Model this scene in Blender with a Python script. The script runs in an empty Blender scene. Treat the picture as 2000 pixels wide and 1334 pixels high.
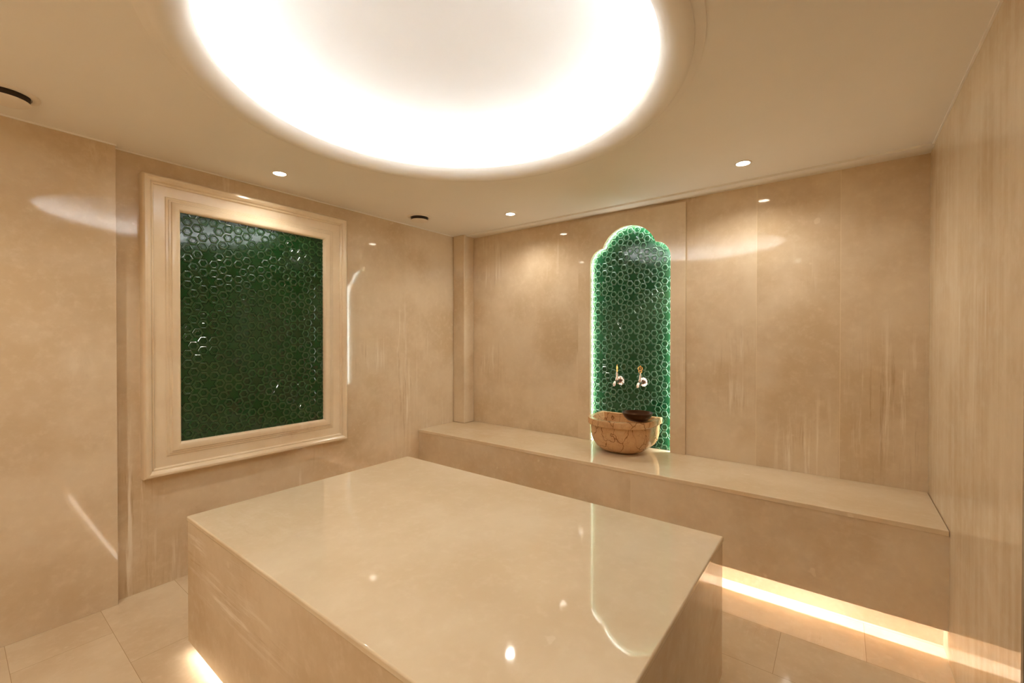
import bpy, bmesh, math
from mathutils import Vector, Matrix

scn = bpy.context.scene
COL = scn.collection
PI = math.pi

# ------------------------------------------------------------------ camera
CAM_H = 1.33
F_PX = 845.18
YAW, PITCH, ROLL = math.radians(37.234), math.radians(-0.4475), math.radians(0.031)
fw = Vector((-math.sin(YAW) * math.cos(PITCH), math.cos(YAW) * math.cos(PITCH), math.sin(PITCH)))
rt = Vector((math.cos(YAW), math.sin(YAW), 0))
up = rt.cross(fw)
r2 = rt * math.cos(ROLL) + up * math.sin(ROLL)
u2 = up * math.cos(ROLL) - rt * math.sin(ROLL)
cam_data = bpy.data.cameras.new('camera')
cam = bpy.data.objects.new('camera', cam_data)
COL.objects.link(cam)
M = Matrix((r2, u2, -fw)).transposed().to_4x4()
M.translation = Vector((0, 0, CAM_H))
cam.matrix_world = M
cam_data.sensor_fit = 'HORIZONTAL'
cam_data.sensor_width = 36
cam_data.lens = F_PX / 2000 * 36
cam_data.clip_start = 0.01
scn.camera = cam

# ------------------------------------------------------------------ world, exposure
world = bpy.data.worlds.new('world')
scn.world = world
world.use_nodes = True
world.node_tree.nodes['Background'].inputs[0].default_value = (0.9, 0.75, 0.55, 1)
world.node_tree.nodes['Background'].inputs[1].default_value = 0.05
scn.view_settings.view_transform = 'Standard'
scn.view_settings.look = 'None'
scn.view_settings.gamma = 1
scn.view_settings.use_curve_mapping = False
scn.view_settings.exposure = 1.40
scn.cycles.diffuse_bounces = 7
scn.cycles.glossy_bounces = 4
scn.cycles.max_bounces = 9
scn.cycles.use_denoising = True

LED_COVE = 13.5
LED_FLOOR = 9.0         # strips under bench and platform
LED_NICHE = 18.0
SPOT_W = 6.3
LED_COL = (0.93, 1.0, 1.09)
SPOT_COL = (1.0, 0.95, 0.85)

# ------------------------------------------------------------------ dimensions (metres)
ZC = 2.2855                     # ceiling
XL, XL0, YJ = -2.912, -2.862, 0.523
YP, XP, YB = 2.915, -2.770, 3.051
XR = 0.3592
YF0 = -0.62                     # wall behind the camera
BY, BZT, BZB = 2.489, 0.5406, 0.1236   # bench front, top, bottom of fascia
SX1, SX2, SY1, SY2, SZT, SZB = -2.204, -0.3514, 0.62, 1.797, 0.5757, 0.0457
DOME = Vector((-1.232, 1.182, ZC))

# ------------------------------------------------------------------ helpers
def tag(o, label=None, cat=None, group=None, kind=None):
    if label: o['label'] = label
    if cat: o['category'] = cat
    if group: o['group'] = group
    if kind: o['kind'] = kind
    return o

def empty(name, loc, label=None, cat=None, group=None, kind=None):
    o = bpy.data.objects.new(name, None)
    o.empty_display_size = 0.05
    COL.objects.link(o)
    o.location = loc
    return tag(o, label, cat, group, kind)

def link(name, bm, mat, parent=None, local=False, smooth=False, bevel=0, label=None):
    """link a bmesh as ONE object. Coordinates are world ones unless local=True."""
    bmesh.ops.recalc_face_normals(bm, faces=bm.faces[:])
    me = bpy.data.meshes.new(name)
    bm.to_mesh(me)
    bm.free()
    me.materials.append(mat)
    o = bpy.data.objects.new(name, me)
    COL.objects.link(o)
    if parent is not None:
        o.parent = parent
        if not local:
            p, off = parent, Vector((0, 0, 0))
            while p is not None:
                off += p.location
                p = p.parent
            o.location = -off
    if smooth:
        for p in me.polygons: p.use_smooth = True
        if smooth != 'full':
            try: me.set_sharp_from_angle(angle=math.radians(35))
            except Exception: pass
    if bevel:
        m = o.modifiers.new('bevel', 'BEVEL')
        m.width = bevel; m.segments = 3; m.limit_method = 'ANGLE'
        m.harden_normals = True
        for p in me.polygons: p.use_smooth = True
        try: me.set_sharp_from_angle(angle=math.radians(35))
        except Exception: pass
    if label: o['label'] = label
    return o

def box(bm, x0, x1, y0, y1, z0, z1):
    v = [bm.verts.new(c) for c in ((x0,y0,z0),(x1,y0,z0),(x1,y1,z0),(x0,y1,z0),(x0,y0,z1),(x1,y0,z1),(x1,y1,z1),(x0,y1,z1))]
    for f in ((0,3,2,1),(4,5,6,7),(0,1,5,4),(1,2,6,5),(2,3,7,6),(3,0,4,7)):
        bm.faces.new([v[i] for i in f])

def lathe(bm, prof, seg=96, closed=False, c=(0,0,0)):
    """prof: (r,z) pairs round the z axis at c"""
    rings = []
    for r, z in prof:
        if r < 1e-6:
            rings.append([bm.verts.new((c[0], c[1], c[2]+z))])
        else:
            rings.append([bm.verts.new((c[0]+r*math.cos(2*PI*i/seg), c[1]+r*math.sin(2*PI*i/seg), c[2]+z)) for i in range(seg)])
    pairs = list(zip(rings, rings[1:])) + ([(rings[-1], rings[0])] if closed else [])
    for a, b in pairs:
        for i in range(seg):
            j = (i+1) % seg
            if len(a) == 1 and len(b) == 1: continue
            if len(a) == 1: bm.faces.new((a[0], b[i], b[j]))
            elif len(b) == 1: bm.faces.new((a[i], a[j], b[0]))
            else: bm.faces.new((a[i], a[j], b[j], b[i]))

def tube(bm, pts, radii, seg=12, caps=True):
    """round tube along a list of Vectors"""
    rings = []
    n = len(pts)
    for k, p in enumerate(pts):
        p = Vector(p)
        d = (Vector(pts[min(k+1, n-1)]) - Vector(pts[max(k-1, 0)])).normalized()
        a = d.orthogonal().normalized() if abs(d.z) > .99 else Vector((0,0,1)).cross(d).normalized()
        b = d.cross(a)
        r = radii[k] if isinstance(radii, (list, tuple)) else radii
        rings.append([bm.verts.new(p + a*r*math.cos(2*PI*i/seg) + b*r*math.sin(2*PI*i/seg)) for i in range(seg)])
    for a, b in zip(rings, rings[1:]):
        for i in range(seg):
            j = (i+1) % seg
            bm.faces.new((a[i], a[j], b[j], b[i]))
    if caps:
        bm.faces.new(rings[0][::-1]); bm.faces.new(rings[-1])

def torus(bm, c, ax_u, ax_v, R, r, seg=24, ss=8, ru=1.0, rv=1.0):
    c, ax_u, ax_v = Vector(c), Vector(ax_u), Vector(ax_v)
    w = ax_u.cross(ax_v)
    rings = []
    for i in range(seg):
        t = 2*PI*i/seg
        d = ax_u*math.cos(t)*ru + ax_v*math.sin(t)*rv
        dn = d.normalized()
        rings.append([bm.verts.new(c + d*R + dn*r*math.cos(2*PI*k/ss) + w*r*math.sin(2*PI*k/ss)) for k in range(ss)])
    for i in range(seg):
        a, b = rings[i], rings[(i+1) % seg]
        for k in range(ss):
            l = (k+1) % ss
            bm.faces.new((a[k], a[l], b[l], b[k]))

# ------------------------------------------------------------------ materials
def srgb(r, g, b):
    f = lambda c: c/12.92 if c <= .04045 else ((c+.055)/1.055)**2.4
    return (f(r/255), f(g/255), f(b/255), 1)

class N:
    """small node helper"""
    def __init__(s, name):
        s.m = bpy.data.materials.new(name); s.m.use_nodes = True
        s.t = s.m.node_tree; s.n = s.t.nodes
        s.b = s.n['Principled BSDF']
    def new(s, kind, **kw):
        n = s.n.new(kind)
        for k, v in kw.items(): setattr(n, k, v)
        return n
    def ln(s, a, b): s.t.links.new(a, b)
    def val(s, sock, v):
        if hasattr(v, 'is_output'): s.ln(v, sock)
        else: sock.default_value = v
    def math(s, op, a, b=None, c=None, clamp=False):
        n = s.new('ShaderNodeMath', operation=op, use_clamp=clamp)
        s.val(n.inputs[0], a)
        if b is not None: s.val(n.inputs[1], b)
        if c is not None: s.val(n.inputs[2], c)
        return n.outputs[0]
    def noise(s, vec, scale, detail=4, rough=.55, w=None, dist=0):
        n = s.new('ShaderNodeTexNoise', noise_dimensions='4D' if w is not None else '3D')
        s.ln(vec, n.inputs['Vector'])
        n.inputs['Scale'].default_value = scale
        n.inputs['Detail'].default_value = detail
        n.inputs['Roughness'].default_value = rough
        n.inputs['Distortion'].default_value = dist
        if w is not None: s.val(n.inputs['W'], w)
        return n.outputs['Fac']
    def mapping(s, vec, scale=(1,1,1), rot=(0,0,0), loc=(0,0,0)):
        n = s.new('ShaderNodeMapping')
        s.ln(vec, n.inputs['Vector'])
        n.inputs['Scale'].default_value = scale
        n.inputs['Rotation'].default_value = rot
        n.inputs['Location'].default_value = loc
        return n.outputs[0]
    def ramp(s, fac, lo, hi):
        n = s.new('ShaderNodeMapRange', interpolation_type='SMOOTHSTEP')
        s.ln(fac, n.inputs[0])
        n.inputs[1].default_value = lo; n.inputs[2].default_value = hi
        return n.outputs[0]
    def mix(s, fac, a, b):
        n = s.new('ShaderNodeMix', data_type='RGBA')
        s.val(n.inputs['Factor'], fac)
        for sock, v in ((n.inputs[6], a), (n.inputs[7], b)): s.val(sock, v)
        return n.outputs[2]
    def obj(s):
        return s.new('ShaderNodeTexCoord').outputs['Object']

MB = srgb(226, 207, 178)     # marble body
ML = srgb(238, 222, 196)     # light vein
MD = srgb(208, 184, 150)     # darker cloud

def marble(name, joints=(), axis='X', joints2=(), axis2='Z', streak=(1, 1, 1), rot=(0, 0, 0), vein=1.0, rough=.042,
           seed=0.0, body=MB, light=ML, dark=MD, vein_at=(.52, .66), line=None, spec=.5, fibre=0.0, spots=()):
    s = N(name)
    v = s.obj()
    sep = s.new('ShaderNodeSeparateXYZ'); s.ln(v, sep.inputs[0])
    w = None
    linef = None
    for js, ax in ((joints, axis), (joints2, axis2)):
        for k, j in enumerate(js):
            st = s.math('MULTIPLY', s.math('GREATER_THAN', sep.outputs[ax], j), 3.7 + k)
            w = st if w is None else s.math('ADD', w, st)
            d = s.math('LESS_THAN', s.math('ABSOLUTE', s.math('SUBTRACT', sep.outputs[ax], j)), .0011)
            linef = d if linef is None else s.math('MAXIMUM', linef, d)
    w = s.math('ADD', w, seed) if w is not None else seed
    cloud = s.noise(v, 2.2, 6, .6, w)
    col = s.mix(s.ramp(cloud, .34, .66), dark, body)
    fine = s.noise(v, 26, 4, .6, w)
    col = s.mix(s.math('MULTIPLY', s.ramp(fine, .45, .8), .35), col, light)
    # directional veins gathered in patches
    vm = s.mapping(v, streak, rot)
    vn = s.noise(vm, 5.5, 8, .62, w, .25)
    patch = s.ramp(s.noise(v, 1.5, 2, .5, s.math('ADD', w, 9.3)), .56, .70)
    for (cx, cy, cz), (rx, ry, rz), tilt in spots:
        e = s.mapping(v, (1/rx, 1/ry, 1/rz), (0, 0, 0), (-cx/rx, -cy/ry, -cz/rz))
        if tilt:
            # shear the patch so that it leans: the horizontal centre moves with height
            se = s.new('ShaderNodeSeparateXYZ'); s.ln(e, se.inputs[0])
            cb_ = s.new('ShaderNodeCombineXYZ')
            s.ln(s.math('SUBTRACT', se.outputs[0], s.math('MULTIPLY', se.outputs[2], tilt*rz/rx)), cb_.inputs[0])
            s.ln(s.math('SUBTRACT', se.outputs[1], s.math('MULTIPLY', se.outputs[2], tilt*rz/ry)), cb_.inputs[1])
            s.ln(se.outputs[2], cb_.inputs[2]); e = cb_.outputs[0]
        le = s.new('ShaderNodeVectorMath', operation='LENGTH'); s.ln(e, le.inputs[0])
        sp = s.math('SUBTRACT', 1.15, le.outputs['Value'], clamp=True)
        patch = s.math('MAXIMUM', patch, s.math('MULTIPLY', sp, 1.3, clamp=True))
    vf = s.math('MULTIPLY', s.math('MULTIPLY', s.ramp(vn, *vein_at), patch), .62*vein)
    col = s.mix(vf, col, srgb(250, 240, 222))
    vn2 = s.noise(vm, 9, 6, .7, s.math('ADD', w, 4.1), .2)
    vf2 = s.math('MULTIPLY', s.math('MULTIPLY', s.ramp(vn2, .53, .68), patch), .5*vein)
    col = s.mix(vf2, col, srgb(176, 142, 104))
    if fibre:
        fb = s.noise(s.mapping(v, (9, 9, .45)), 2.4, 6, .65, w)
        col = s.mix(s.math('MULTIPLY', s.ramp(fb, .40, .68), fibre), col, light)
    # pale chips
    chip = s.ramp(s.noise(v, 13, 2, .5, s.math('ADD', w, 2.2)), .735, .77)
    col = s.mix(s.math('MULTIPLY', chip, .5), col, light)
    if linef is not None:
        col = s.mix(linef, col, line or srgb(234, 216, 186))
    s.ln(col, s.b.inputs['Base Color'])
    rg = s.math('ADD', rough, s.math('MULTIPLY', fine, .025))
    s.ln(rg, s.b.inputs['Roughness'])
    s.b.inputs['Specular IOR Level'].default_value = spec
    return s.m

def plain(name, col, rough=.5, metal=0, spec=.5, bump=0, bscale=200, coat=0):
    s = N(name)
    v = s.obj()
    n = s.noise(v, 3, 4, .5)
    c2 = tuple(c*.94 for c in col[:3]) + (1,)
    s.ln(s.mix(n, c2, col), s.b.inputs['Base Color'])
    s.b.inputs['Roughness'].default_value = rough
    s.b.inputs['Metallic'].default_value = metal
    s.b.inputs['Specular IOR Level'].default_value = spec
    s.b.inputs['Coat Weight'].default_value = coat
    if bump:
        b = s.new('ShaderNodeBump')
        b.inputs['Strength'].default_value = bump
        b.inputs['Distance'].default_value = .001
        s.ln(s.noise(v, bscale, 3), b.inputs['Height'])
        s.ln(b.outputs[0], s.b.inputs['Normal'])
    return s.m

def emit(name, col, strength):
    s = N(name)
    s.b.inputs['Base Color'].default_value = (.8, .8, .8, 1)
    s.b.inputs['Emission Color'].default_value = (*col, 1)
    s.b.inputs['Emission Strength'].default_value = strength
    return s.m

paint = plain('ceiling_paint', srgb(246, 241, 232), .55, spec=.3)
dome_paint = plain('dome_paint', srgb(244, 243, 241), .6, spec=.3)
ST = (5, 5, .3)
m_left = marble('marble_left', streak=(6, 6, .28), rot=(-.12, 0, 0), seed=1.0, vein=1.2,
                spots=(((XL, 2.33, 1.0), (3, .16, .7), 0), ((XL, .60, .35), (3, .12, .75), 0)))
m_left0 = marble('marble_left_near', streak=(3, 3, .8), rot=(-.5, 0, 0), seed=5.3, vein=.5)
m_back = marble('marble_back', joints=(-1.25, -.417, -.003), axis='X', streak=(6, 6, .3), rot=(0, .16, 0), seed=2.0, vein=1.1,
                spots=(((.20, YB, .95), (.20, 3, .5), 0),))
m_right = marble('marble_right', joints=(2.90,), axis='Y', streak=(8, 8, .25), seed=7.7, vein=.9, fibre=.38)
m_front = marble('marble_front', joints=(-2.4, -1.2, 0), axis='X', streak=ST, seed=3.1)
m_pier = marble('marble_pier', streak=ST, seed=8.2, vein=.3)
m_bench = marble('marble_bench', joints=(-1.0,), axis='X', streak=(.8, 5, 5), seed=4.4, vein=.35)
m_bench_top = marble('marble_bench_top', streak=(.8, 5, 5), seed=6.4, vein=.25, rough=.05, body=srgb(230, 212, 182), dark=srgb(220, 198, 164))
m_plat = marble('marble_platform_side', streak=(.35, 6, 6), rot=(0, .38, 0), seed=11.4, vein=1.2,
                spots=(((-1.78, SY1, .36), (.5, 3, .10), 0), ((-2.1, SY1, .45), (.12, 3, .12), 0)))
m_plat_top = marble('marble_platform_top', streak=(1, 4, 4), seed=16.4, vein=.2, rough=.025, body=srgb(230, 212, 182), dark=srgb(221, 200, 167))
m_frame = marble('marble_frame', streak=(3, 3, 1), seed=13.4, vein=.5, body=srgb(236, 218, 188), dark=srgb(226, 204, 172), rough=.14)
m_sur = marble('marble_surround', streak=ST, rot=(0, .3, 0), seed=21.0, vein=.6)

def floor_mat():
    m = marble('marble_floor', streak=(5, .55, 5), rot=(0, 0, .06), seed=31.0, vein=.6, rough=.05, body=srgb(224, 205, 174), dark=srgb(208, 184, 151),
               joints=(99,), axis='X')
    t = m.node_tree
    s = N.__new__(N); s.m, s.t, s.n, s.b = m, t, t.nodes, t.nodes['Principled BSDF']
    v = s.obj(); sep = s.new('ShaderNodeSeparateXYZ'); s.ln(v, sep.inputs[0])
    ty = s.math('DIVIDE', s.math('SUBTRACT', sep.outputs[1], .153), .305)
    row = s.math('FLOOR', ty)
    tx = s.math('DIVIDE', s.math('SUBTRACT', s.math('ADD', sep.outputs[0], .209), s.math('MULTIPLY', row, .3)), .6)
    ly = s.math('GREATER_THAN', s.math('ABSOLUTE', s.math('SUBTRACT', s.math('FRACT', ty), .5)), .5-.0008/.305)
    lx = s.math('GREATER_THAN', s.math('ABSOLUTE', s.math('SUBTRACT', s.math('FRACT', tx), .5)), .5-.0008/.6)
    line = s.math('MAXIMUM', lx, ly)
    ident = s.math('ADD', s.math('MULTIPLY', row, 7.31), s.math('MULTIPLY', s.math('FLOOR', tx), 3.17))
    for nd in list(t.nodes):
        if nd.type == 'TEX_NOISE' and nd.noise_dimensions == '4D':
            w0 = nd.inputs['W']
            if w0.is_linked:
                src = w0.links[0].from_socket
                s.ln(s.math('ADD', src, ident), w0)
            else:
                s.ln(s.math('ADD', w0.default_value, ident), w0)
    wn = s.new('ShaderNodeTexWhiteNoise', noise_dimensions='1D'); s.ln(ident, wn.inputs['W'])
    src = s.b.inputs['Base Color'].links[0].from_socket
    c = s.mix(s.math('MULTIPLY', wn.outputs['Value'], .22), src, srgb(206, 184, 152))
    c = s.mix(s.math('MULTIPLY', line, .75), c, srgb(150, 118, 80))
    s.ln(c, s.b.inputs['Base Color'])
    return m
m_floor = floor_mat()

def basin_mat():
    s = N('crackle_marble')
    v = s.obj()
    vd = s.new('ShaderNodeVectorMath', operation='ADD')
    nn = s.new('ShaderNodeTexNoise'); s.ln(v, nn.inputs['Vector']); nn.inputs['Scale'].default_value = 9; nn.inputs['Detail'].default_value = 3
    sc = s.new('ShaderNodeVectorMath', operation='SCALE'); s.ln(nn.outputs['Color'], sc.inputs[0]); sc.inputs['Scale'].default_value = .11
    s.ln(v, vd.inputs[0]); s.ln(sc.outputs[0], vd.inputs[1])
    vo = s.new('ShaderNodeTexVoronoi', feature='DISTANCE_TO_EDGE')
    s.ln(s.mapping(vd.outputs[0], (1.2, 1.2, .6)), vo.inputs['Vector']); vo.inputs['Scale'].default_value = 10
    cr = s.ramp(vo.outputs['Distance'], .0, .034)
    vo2 = s.new('ShaderNodeTexVoronoi', feature='DISTANCE_TO_EDGE')
    s.ln(vd.outputs[0], vo2.inputs['Vector']); vo2.inputs['Scale'].default_value = 27
    cr2 = s.ramp(vo2.outputs['Distance'], .0, .035)
    keep = s.ramp(s.noise(v, 11, 2),   .34, .54)
    base = s.mix(s.noise(v, 16, 5, .65), srgb(192, 142, 92), srgb(222, 184, 138))
    c = s.mix(s.math('MULTIPLY', s.math('MULTIPLY', s.math('SUBTRACT', 1, cr2), keep), .6), base, srgb(160, 110, 66))
    keep2 = s.ramp(s.noise(v, 7, 2, .5, 4.0), .28, .48)
    c = s.mix(s.math('MULTIPLY', s.math('MULTIPLY', s.math('SUBTRACT', 1, cr), keep2), .95), c, srgb(120, 76, 40))
    s.ln(c, s.b.inputs['Base Color'])
    s.b.inputs['Roughness'].default_value = .25
    return s.m
m_basin = basin_mat()

def tile_mat(name, a, b, bump=.12):
    s = N(name)
    v = s.obj()
    n = s.noise(v, 5, 3)
    n2 = s.noise(v, 45, 3)
    c = s.mix(n, a, b)
    s.ln(c, s.b.inputs['Base Color'])
    s.b.inputs['Roughness'].default_value = .10
    s.b.inputs['Coat Weight'].default_value = .25
    s.b.inputs['Coat Roughness'].default_value = .05
    bp = s.new('ShaderNodeBump'); bp.inputs['Strength'].default_value = bump; bp.inputs['Distance'].default_value = .0015
    s.ln(n2, bp.inputs['Height']); s.ln(bp.outputs[0], s.b.inputs['Normal'])
    return s.m
m_tile = tile_mat('green_glaze', srgb(6, 50, 18), srgb(12, 66, 26))
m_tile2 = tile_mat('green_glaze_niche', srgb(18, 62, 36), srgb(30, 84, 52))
m_edge = tile_mat('glaze_edge_glint', srgb(78, 108, 72), srgb(100, 128, 92))  # pale ridge lines: thinner glaze, with edge highlights put into the colour
m_edge2 = tile_mat('glaze_edge_glint_niche', srgb(112, 158, 126), srgb(136, 180, 150))
m_chrome = plain('aged_silver', srgb(190, 168, 150), .25, 1)
m_brass = plain('brass', srgb(206, 158, 84), .25, 1)
m_copper = plain('dark_copper', srgb(70, 46, 28), .35, .9, bump=.3, bscale=90)
m_white = plain('white_plastic', srgb(238, 228, 214), .35)
m_dark = plain('slot_shade', srgb(52, 38, 24), .6)
m_door = plain('dark_bronze_door', srgb(58, 42, 28), .18)
m_grout = plain('grout', srgb(14, 40, 20), .35)
e_cove = emit('cove_led', LED_COL, LED_COVE)
e_floor = emit('floor_led', (1, .98, .94), LED_FLOOR)
e_bench = emit('bench_led', (.92, 1, 1.14), 68.0)
e_niche = emit('niche_led', (.93, 1, .95), LED_NICHE)
e_spot = emit('lamp_lens', (1, .9, .74), 12)

# ------------------------------------------------------------------ room shell
def struct(name, mat, boxes, bevel=0):
    bm = bmesh.new()
    for b in boxes: box(bm, *b)
    o = link(name, bm, mat, bevel=bevel)
    o['kind'] = 'structure'
    return o

struct('floor', m_floor, [(-3.2, 1.2, YF0-.2, YB+.25, -.1, 0)])
T = .0
struct('wall_left', m_left, [(XL-.2, XL, YJ-.05, YB+.25, 0, ZC+.02)])
struct('wall_left_near', m_left0, [(XL0-.25, XL0, YF0-.2, YJ, 0, ZC+.02)], bevel=.002)
NX0, NX1 = -1.58, -.90
struct('wall_back', m_back, [(XL-.2, -1.60, YB, YB+.2, 0, ZC+.02), (-.88, XR+.2, YB, YB+.2, 0, ZC+.02),
                             (-1.60, -.88, YB, YB+.2, 2.2, ZC+.02), (-1.60, -.88, YB+.034, YB+.2, 0, 2.2),
                             (-1.60, -.88, YB, YB+.034, 0, .54)])
DY0, DY1, DZ = .72, 1.612, 2.06
struct('wall_right', m_right, [(XR, XR+.2, DY1, YB+.25, 0, ZC+.02), (XR, XR+.2, YF0-.2, DY0, 0, ZC+.02),
                               (XR, XR+.2, DY0, DY1, DZ, ZC+.02)])
struct('wall_front', m_front, [(-3.2, XR+.2, YF0-.2, YF0, 0, ZC+.02)])
# pier closing the left corner of the alcove
bm = bmesh.new()
box(bm, XL, XP, YP, YB, BZT, ZC)
o = link('wall_pier', bm, m_pier, bevel=.008); o['kind'] = 'structure'
# door beside the camera
d = struct('door_1', m_door, [(XR+.03, XR+.07, DY0+.03, DY1-.03, .01, DZ-.03)])
bm = bmesh.new()
box(bm, XR+.004, XR+.1, DY0, DY0+.035, 0, DZ); box(bm, XR+.004, XR+.1, DY1-.035, DY1, 0, DZ); box(bm, XR+.004, XR+.1, DY0+.035, DY1-.035, DZ-.035, DZ)
link('door_frame', bm, m_door, d, local=True)

# ceiling with a round opening
bm = bmesh.new()
X0, X1, Y0, Y1 = XL-.15, XR+.15, YF0-.15, YB+.15
RO = .925
angs = sorted(set([2*PI*i/128 for i in range(128)] + [math.atan2(y-DOME.y, x-DOME.x) % (2*PI) for x in (X0, X1) for y in (Y0, Y1)]))
inner, outer = [], []
for a in angs:
    c, s_ = math.cos(a), math.sin(a)
    t = min([((X1 if c > 0 else X0)-DOME.x)/c if abs(c) > 1e-9 else 1e9, ((Y1 if s_ > 0 else Y0)-DOME.y)/s_ if abs(s_) > 1e-9 else 1e9])
    row_i, row_o = [], []
    for z in (ZC, ZC+.018):
        row_i.append(bm.verts.new((DOME.x+RO*c, DOME.y+RO*s_, z)))
        row_o.append(bm.verts.new((DOME.x+t*c, DOME.y+t*s_, z)))
    inner.append(row_i); outer.append(row_o)
n = len(angs)
for i in range(n):
    j = (i+1) % n
    for k in (0, 1):
        bm.faces.new((inner[i][k], inner[j][k], outer[j][k], outer[i][k]))
    bm.faces.new((inner[i][0], inner[j][0], inner[j][1], inner[i][1]))
    bm.faces.new((outer[i][0], outer[j][0], outer[j][1], outer[i][1]))
o = link('ceiling', bm, paint); o['kind'] = 'structure'
# lowered plaster band over the alcove and thin shadow beads round the ceiling
bm = bmesh.new(); box(bm, XP, XR, 2.935, YB, ZC-.012, ZC)
o = link('trim_1', bm, paint); o['kind'] = 'structure'
bm = bmesh.new(); box(bm, XL, XL+.007, YJ, YP, ZC-.006, ZC)
o = link('trim_2', bm, paint); o['kind'] = 'structure'
bm = bmesh.new(); box(bm, XL0, XL0+.007, YF0, YJ+.002, ZC-.006, ZC)
o = link('trim_3', bm, paint); o['kind'] = 'structure'
bm = bmesh.new(); box(bm, XR-.007, XR, YF0, 2.935, ZC-.006, ZC)
o = link('trim_4', bm, paint); o['kind'] = 'structure'

# ------------------------------------------------------------------ dome with hidden cove light
dome = empty('dome_light', DOME, 'large round white ceiling dome with glowing cove light above the marble platform', 'ceiling light')
bm = bmesh.new()
prof = [(.945, .002), (.930, .001), (.930, -.008), (.922, -.011), (.905, -.012), (.899, -.015), (.897, -.022), (.890, -.027)]
prof += [(.880, -.032), (.868, -.034), (.855, -.033), (.840, -.030), (.826, -.024), (.813, -.016), (.803, -.006), (.797, .004), (.794, .014), (.797, .022), (.81, .026), (.88, .026), (1.05, .026), (1.05, .002)]
lathe(bm, prof, 160, closed=True)
link('moulding_ring', bm, paint, dome, local=True, smooth=True)
bm = bmesh.new()
shell = [(1.05, .026), (1.05, .082), (1.035, .112), (.98, .142), (.87, .166), (.72, .184), (.55, .196), (.35, .204), (.16, .208), (0, .209)]
lathe(bm, shell, 128)
link('dome_shell', bm, dome_paint, dome, local=True, smooth='full')
bm = bmesh.new()
lathe(bm, [(.965, .0265), (.965, .036), (.98, .036), (.98, .0265)], 96, closed=True)
link('light_strip', bm, e_cove, dome, local=True)

# ------------------------------------------------------------------ downlights
def spot_light(x, y, first=None, power=SPOT_W, label=None, group=None):
    if first is None:
        root = empty('downlight', (x, y, ZC), label, 'ceiling light', group)
        bm = bmesh.new()
        lathe(bm, [(.033, .0), (.034, -.003), (.042, -.003), (.044, -.0005), (.044, .001), (.033, .001)], 40, closed=True)
        link('trim_ring', bm, m_white, root, local=True, smooth=True)
        bm = bmesh.new()
        lathe(bm, [(0, -.0012), (.030, -.0012), (.033, -.0002)], 40)
        link('lens', bm, e_spot, root, local=True)
    else:
        root = first.copy(); COL.objects.link(root); root.location = (x, y, ZC)
        root['label'] = label
        for ch in list(first.children):
            if ch.type == 'LIGHT': continue
            c = ch.copy(); COL.objects.link(c); c.parent = root
    ld = bpy.data.lights.new('downlight_beam', 'SPOT')
    ld.energy = power; ld.color = SPOT_COL
    ld.spot_size = math.radians(150); ld.spot_blend = .7; ld.shadow_soft_size = .025
    lo = bpy.data.objects.new('beam', ld); COL.objects.link(lo)
    lo.parent = root; lo.location = (0, 0, -.012)
    return root
G = 'recessed downlights in the ceiling'
d1 = spot_light(-2.60, 1.19, label='small round recessed downlight above the framed green tile panel', group=G, power=SPOT_W*.6)
spot_light(-2.03, 2.65, d1, label='small round recessed downlight above the bench left of the arched niche', group=G)
spot_light(-.43, 2.65, d1, label='small round recessed downlight above the bench right of the arched niche', group=G)

spot_light(-2.03, -.29, d1, label='added unseen fill downlight behind the camera, nearer the left wall', group=G, power=13)  # this lamp and the next are unseen, added to brighten the room
spot_light(-.43, -.29, d1, label='added unseen fill downlight behind the camera, nearer the right wall', group=G, power=13)

# ------------------------------------------------------------------ round ceiling vents
def vent(x, y, label, first=None):
    if first is None:
        root = empty('ceiling_vent', (x, y, ZC), label, 'vent', 'round air vents in the ceiling')
        bm = bmesh.new()
        lathe(bm, [(.068, .0), (.070, -.006), (.078, -.008), (.088, -.005), (.094, -.001), (.094, .0)], 48, closed=True)
        link('vent_ring', bm, m_white, root, local=True, smooth=True)
        bm = bmesh.new()
        lathe(bm, [(0, -.0015), (.066, -.0015), (.064, -.026), (0, -.026)], 48)
        link('vent_throat', bm, m_dark, root, local=True)  # solid neck; its dark colour stands in for shade in the open gap
        bm = bmesh.new()
        lathe(bm, [(0, -.034), (.045, -.0335), (.062, -.032), (.067, -.029), (.067, -.0262), (0, -.0262)], 48)
        link('vent_disc', bm, m_white, root, local=True, smooth=True)
        return root
    r = first.copy(); COL.objects.link(r); r.location = (x, y, ZC); r['label'] = label
    for ch in list(first.children):
        c = ch.copy(); COL.objects.link(c); c.parent = r
    return r
v1 = vent(-2.655, 2.285, 'round white ceiling vent in the far left corner before the bench')
vent(-2.60, .155, 'round white ceiling vent cut by the left edge of the picture', v1)

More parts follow.
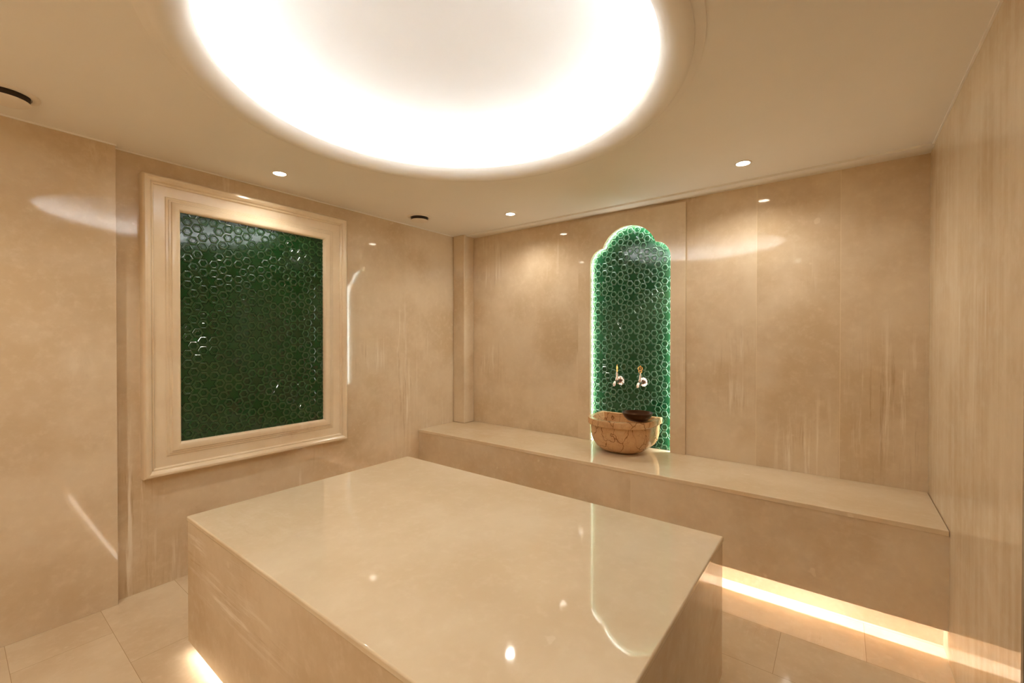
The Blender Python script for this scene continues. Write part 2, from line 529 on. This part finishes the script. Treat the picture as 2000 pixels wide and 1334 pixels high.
# ------------------------------------------------------------------ relief tiles
def relief(bm, u0, u1, v0, v1, phase=(0, 0), a=.1475, P=lambda u, v, h: (u, v, h)):
    """six-pointed stars ringed by raised hexagons, clipped to a rectangle, in local (u, v, height)"""
    s = a/(1+math.sqrt(3))            # spacing of neighbouring hexagons
    R = s/2                            # circumradius of a hexagon, corner to corner round a star
    t = bmesh.new()
    def hexring(cx, cy):
        levels = [(R*1.04, 0), (R*.985, .0024), (R*.94, .0032), (R*.76, .0036), (R*.715, .0034), (R*.65, .0002), (R*.48, -.0004), (R*.38, .0012)]
        prev = None
        for r, h in levels:
            ring = [t.verts.new((cx+r*math.cos(PI/3*k), cy+r*math.sin(PI/3*k), h)) for k in range(6)]
            if prev:
                for k in range(6):
                    t.faces.new((prev[k], prev[(k+1) % 6], ring[(k+1) % 6], ring[k])).material_index = int(abs(r-R*.94) < 1e-6 or abs(r-R*.715) < 1e-6)
            prev = ring
        t.faces.new(prev)
    def star(cx, cy):
        rt_, rn = s*math.sqrt(3)/2, R
        prev = None
        for f, h in ((.86, 0), (.76, .0024)):
            ring = []
            for k in range(12):
                ang = PI/6*k
                r = (rn if k % 2 == 0 else rt_)*f
                ring.append(t.verts.new((cx+r*math.cos(ang), cy+r*math.sin(ang), h)))
            if prev:
                for k in range(12): t.faces.new((prev[k], prev[(k+1) % 12], ring[(k+1) % 12], ring[k]))
            prev = ring
        c = t.verts.new((cx, cy, .0024))
        for k in range(12): t.faces.new((prev[k], prev[(k+1) % 12], c))
    dx = a*math.sqrt(3)/2
    i0, i1 = int((u0-phase[0])/dx)-2, int((u1-phase[0])/dx)+2
    for i in range(i0, i1+1):
        for j in range(int((v0-phase[1])/a)-2, int((v1-phase[1])/a)+3):
            cx = phase[0]+i*dx
            cy = phase[1]+j*a+(a/2 if i % 2 else 0)
            if not (u0-a < cx < u1+a and v0-a < cy < v1+a): continue
            star(cx, cy)
            for k in range(6):
                hexring(cx+s*math.cos(PI/3*k), cy+s*math.sin(PI/3*k))
    for co, no in (((u0, 0, 0), (-1, 0, 0)), ((u1, 0, 0), (1, 0, 0)), ((0, v0, 0), (0, -1, 0)), ((0, v1, 0), (0, 1, 0))):
        bmesh.ops.bisect_plane(t, geom=t.verts[:]+t.edges[:]+t.faces[:], plane_co=co, plane_no=no, clear_outer=True)
    t.verts.ensure_lookup_table()
    vs = {}
    for v in t.verts: vs[v] = bm.verts.new(P(*v.co))
    for f in t.faces:
        try: bm.faces.new([vs[v] for v in f.verts]).material_index = f.material_index
        except ValueError: pass
    t.free()
    q = [bm.verts.new(P(*c)) for c in ((u0, v0, 0), (u1, v0, 0), (u1, v1, 0), (u0, v1, 0))]
    bm.faces.new(q)

# ------------------------------------------------------------------ framed tile panel on the left wall
PY0, PY1, PZ0, PZ1 = .790, 1.618, .758, 2.021
fr = empty('tile_panel', (XL, (PY0+PY1)/2, PZ0-.165), 'tall panel of green relief tiles in a moulded cream marble frame on the left wall', 'wall panel')
bm = bmesh.new()
FP = [(-.002, .004), (-.002, .022), (.002, .034), (.012, .042), (.026, .045), (.038, .042), (.042, .036), (.050, .036), (.053, .032), (.062, .031), (.066, .027),
      (.070, .027), (.095, .030), (.116, .032), (.119, .040), (.124, .043), (.129, .041), (.131, .046), (.136, .055), (.146, .061), (.156, .060), (.163, .053), (.166, .042), (.167, .0)]
rings = []
for dd, h in FP:
    rings.append([bm.verts.new((XL+h, y, z)) for y, z in ((PY0-dd, PZ0-dd), (PY1+dd, PZ0-dd), (PY1+dd, PZ1+dd), (PY0-dd, PZ1+dd))])
for a_, b_ in zip(rings, rings[1:]+rings[:1]):
    for k in range(4):
        bm.faces.new((a_[k], a_[(k+1) % 4], b_[(k+1) % 4], b_[k]))
link('frame', bm, m_frame, fr, smooth=True)
bm = bmesh.new()
relief(bm, PY0, PY1, PZ0, PZ1, phase=(.80, .99), P=lambda u, v, h: (XL+.014+h, u, v))
link('tile_field', bm, m_tile, fr).data.materials.append(m_edge)

# ------------------------------------------------------------------ arched niche
AX, AW = -1.240, .305
def arch(off=0.0, z0=BZT):
    """outline of the multifoil opening, counter-clockwise seen from the room, grown by off"""
    pts = [(AX+AW+off, z0), ]
    cs, rs = AW-.115, .115+off
    cz, rz, zc = .0, .212+off, 1.94
    # where side lobe and centre lobe meet
    def meet():
        best = None
        for k in range(901):
            t = PI/2 + (-PI/2)*k/900 + .6
            x, z = cs+rs*math.cos(t), 1.895+rs*math.sin(t)
            dd = abs(math.hypot(x, z-zc)-rz)
            if best is None or dd < best[0]: best = (dd, t, math.atan2(z-zc, x))
        return best[1], best[2]
    ts, tc = meet()
    for k in range(15):
        t = ts*k/14
        pts.append((AX+cs+rs*math.cos(t), 1.895+rs*math.sin(t)))
    for k in range(1, 32):
        t = tc+(PI-2*tc)*k/32
        pts.append((AX+rz*math.cos(t), zc+rz*math.sin(t)))
    for k in range(14, -1, -1):
        t = ts*k/14
        pts.append((AX-cs-rs*math.cos(t), 1.895+rs*math.sin(t)))
    pts.append((AX-AW-off, z0))
    return pts
ni = empty('arched_niche', (AX, YB, BZT), 'arched niche of backlit green relief tiles in a raised marble surround on the back wall', 'niche')
YS = 3.031
bm = bmesh.new()
SXa, SXb, SZt = -1.648, -.835, 2.251
ap = arch()
outl = [(SXb, BZT), (SXb, SZt), (SXa, SZt), (SXa, BZT)]
loop = ap + outl[::-1]      # up the right jamb, over, down the left jamb, out and back round
fr_v = [bm.verts.new((x, YS, z)) for x, z in loop]
f = bm.faces.new(fr_v)
ret = bmesh.ops.extrude_face_region(bm, geom=[f])
for v in [g for g in ret['geom'] if isinstance(g, bmesh.types.BMVert)]: v.co.y = YB
bmesh.ops.triangulate(bm, faces=[f_ for f_ in bm.faces if len(f_.verts) > 4])
link('surround', bm, m_sur, ni)
bm = bmesh.new()
relief(bm, -1.575, -.905, BZT+.002, 2.19, phase=(-1.218, 1.043), P=lambda u, v, h: (u, YB+.030-h, v))
link('tile_field', bm, m_tile2, ni).data.materials.append(m_edge2)
bm = bmesh.new()
ao = arch(.014)
n = len(ao)
for ya, yb in ((YB+.004, YB+.020),):
    A_ = [bm.verts.new((x, ya, z)) for x, z in ao]
    B_ = [bm.verts.new((x, yb, z)) for x, z in ao]
    for i in range(n-1):
        bm.faces.new((A_[i], A_[i+1], B_[i+1], B_[i]))
link('light_strip', bm, e_niche, ni)

# ------------------------------------------------------------------ bench
be = empty('marble_bench', ((XL+XR)/2, (BY+YB)/2, 0), 'long beige marble bench along the back wall with light glowing under it', 'bench')
bm = bmesh.new(); box(bm, XL+.001, XR-.001, BY, YB-.001, BZT-.024, BZT)
link('bench_top', bm, m_bench_top, be, bevel=.004)
bm = bmesh.new(); box(bm, XL, XR, BY+.006, BY+.026, BZB, BZT-.024)
link('front_panel', bm, m_bench, be)
bm = bmesh.new(); box(bm, XL, XR, BY+.026, YB-.001, .45, BZT-.024)
link('core', bm, m_bench, be)
bm = bmesh.new(); box(bm, XL, XR, 2.612, YB-.001, 0, .45)
link('plinth', bm, m_bench, be)
bm = bmesh.new(); box(bm, XL+.01, XR-.002, BY+.028, BY+.038, .444, .4495)
link('light_strip', bm, e_bench, be)

# ------------------------------------------------------------------ platform
pl = empty('marble_platform', ((SX1+SX2)/2, (SY1+SY2)/2, 0), 'large polished marble platform in the middle of the room', 'platform')
bm = bmesh.new(); box(bm, SX1, SX2, SY1, SY2, SZT-.022, SZT)
link('top_slab', bm, m_plat_top, pl, bevel=.006)
i_ = .004
for nm, b in (('side_panel', (SX1+i_, SX2-i_, SY1+i_, SY1+.024, SZB, SZT-.022)), ('side_panel', (SX1+i_, SX2-i_, SY2-.024, SY2-i_, SZB, SZT-.022)),
              ('side_panel', (SX1+i_, SX1+.024, SY1+.024, SY2-.024, SZB, SZT-.022)), ('side_panel', (SX2-.024, SX2-i_, SY1+.024, SY2-.024, SZB, SZT-.022))):
    bm = bmesh.new(); box(bm, *b)
    link(nm, bm, m_plat, pl)
bm = bmesh.new(); box(bm, SX1+.10, SX2-.10, SY1+.10, SY2-.10, 0, SZT-.022)
link('plinth', bm, m_plat, pl)
bm = bmesh.new(); box(bm, SX1+.03, SX2-.05, SY1+.030, SY1+.044, SZB+.001, SZB+.010)
link('light_strip', bm, e_floor, pl)

# ------------------------------------------------------------------ basin
def dshape(hw, yf, yb, n=40, p=2.3):
    """half-round outline: straight back at yb, bulging front down to yf; starts back right"""
    ym = yf + hw*1.0
    pts = [(hw, yb)]
    for k in range(n+1):
        t = -PI*k/n
        c, s_ = math.cos(t), math.sin(t)
        pts.append((hw*math.copysign(abs(c)**(2/p), c), ym + (ym-yf)*math.copysign(abs(s_)**(2/p), s_)))
    pts.append((-hw, yb))
    return pts
BX = -1.222
RZ = .776
ba = empty('marble_basin', (BX, 2.88, BZT), 'half-round beige crackled marble wash basin on the bench before the arched niche', 'basin')
bm = bmesh.new()
yb = 3.044
levels = [(.080, 2.822, BZT+.000), (.118, 2.786, BZT+.004), (.150, 2.754, BZT+.017), (.177, 2.725, BZT+.040), (.197, 2.703, BZT+.073), (.208, 2.690, BZT+.11), (.212, 2.685, BZT+.165), (.213, 2.684, BZT+.188),
          (.224, 2.670, BZT+.190), (.229, 2.664, BZT+.196), (.230, 2.662, RZ-.006), (.227, 2.665, RZ), (.196, 2.698, RZ), (.193, 2.702, RZ-.004), (.186, 2.71, RZ-.06), (.16, 2.74, RZ-.13), (.10, 2.80, RZ-.165)]
prev = None
for k, (hw, yf, z) in enumerate(levels):
    inner_ = k >= 12
    ring = [bm.verts.new((BX+x, y, z)) for x, y in dshape(hw, yf, yb-.035 if inner_ else yb)]
    if prev:
        for i in range(len(ring)):
            j = (i+1) % len(ring)
            bm.faces.new((prev[i], prev[j], ring[j], ring[i]))
    else:
        bm.faces.new(ring[::-1])
    prev = ring
bm.faces.new(prev)
link('bowl_body', bm, m_basin, ba, smooth=True)

# copper bowl on the rim
cb = empty('copper_bowl', (-1.083, 2.815, RZ+.0015), 'shallow dark copper bowl resting on the right rim of the marble basin', 'bowl')
bm = bmesh.new()
lathe(bm, [(0, 0), (.050, 0), (.066, .006), (.084, .022), (.094, .040), (.0975, .052), (.100, .054), (.0995, .056), (.096, .055), (.092, .041), (.081, .024), (.063, .009), (.048, .004), (.02, .0035), (.0, .008)], 64)
link('bowl_shell', bm, m_copper, cb, local=True, smooth=True)

# ------------------------------------------------------------------ taps
def tap(x, z, ang, label):
    """wall tap: scalloped rosette, body, spout, ornate key handle turned by ang round its stem"""
    yw = YB+.026
    root = empty('wall_tap', (x, yw, z), label, 'tap', 'ornate wall taps above the basin')
    bm = bmesh.new()
    seg = 64; rings = []
    for r, d_ in ((.033, 0), (.034, .003), (.031, .007), (.024, .012), (.016, .016), (.010, .018)):
        rg = []
        for i in range(seg):
            t = 2*PI*i/seg
            k = 1+.07*math.cos(16*t)*(r/.033)
            rg.append(bm.verts.new((r*k*math.cos(t), -d_*(1+.15*math.cos(16*t)), r*k*math.sin(t))))
        rings.append(rg)
    for a_, b_ in zip(rings, rings[1:]):
        for i in range(seg): bm.faces.new((a_[i], a_[(i+1) % seg], b_[(i+1) % seg], b_[i]))
    bm.faces.new(rings[-1]); bm.faces.new(rings[0][::-1])
    link('rosette', bm, m_chrome, root, local=True, smooth=True)
    bm = bmesh.new()
    tube(bm, [(0, -.012, 0), (0, -.03, 0), (0, -.045, 0), (0, -.06, 0), (0, -.072, 0)], [.009, .0085, .013, .014, .009], 16)
    tube(bm, [(0, -.066, 0), (0, -.085, -.002), (0, -.098, -.010), (0, -.104, -.024), (0, -.104, -.032)], [.010, .010, .0095, .0105, .0115], 16)
    link('spout', bm, m_chrome, root, local=True, smooth=True)
    bm = bmesh.new()
    yo = -.056
    tube(bm, [(0, yo, .008), (0, yo, .02), (0, yo, .024), (0, yo, .040), (0, yo, .062), (0, yo, .066), (0, yo, .069)], [.011, .011, .0085, .0075, .0050, .0065, .004], 16)
    st = link('stem', bm, m_chrome, root, local=True, smooth=True)
    bm = bmesh.new()
    u = Vector((math.cos(ang), math.sin(ang), 0)); w = Vector((0, 0, 1))
    c0 = Vector((0, yo, 0))
    torus(bm, c0+w*.078, u, w, .0095, .0024, ru=1.15)
    torus(bm, c0+w*.100, u, w, .0150, .0026, ru=1.0, rv=.95)
    tube(bm, [c0+w*.088, c0+w*.113], .0022, 8)
    tube(bm, [c0+w*.100-u*.014, c0+w*.100+u*.014], .0020, 8)
    tube(bm, [c0+w*.070, c0+w*.086], .0020, 8)
    tube(bm, [c0+w*.112, c0+w*.118, c0+w*.124], [.003, .0036, .0008], 8)
    for sgn in (-1, 1):
        torus(bm, c0+w*.088+u*.008*sgn, u, w, .0030, .0015, 12, 6)
    link('key_handle', bm, m_brass if abs(math.sin(ang)) < .9 else m_chrome, root, local=True, smooth=True)
    return root
tap(-1.318, 1.012, math.radians(125), 'ornate silver wall tap above the basin, nearer the left jamb of the niche')
tap(-1.142, 1.012, math.radians(30), 'ornate wall tap with brass key handle, nearer the right jamb of the niche')
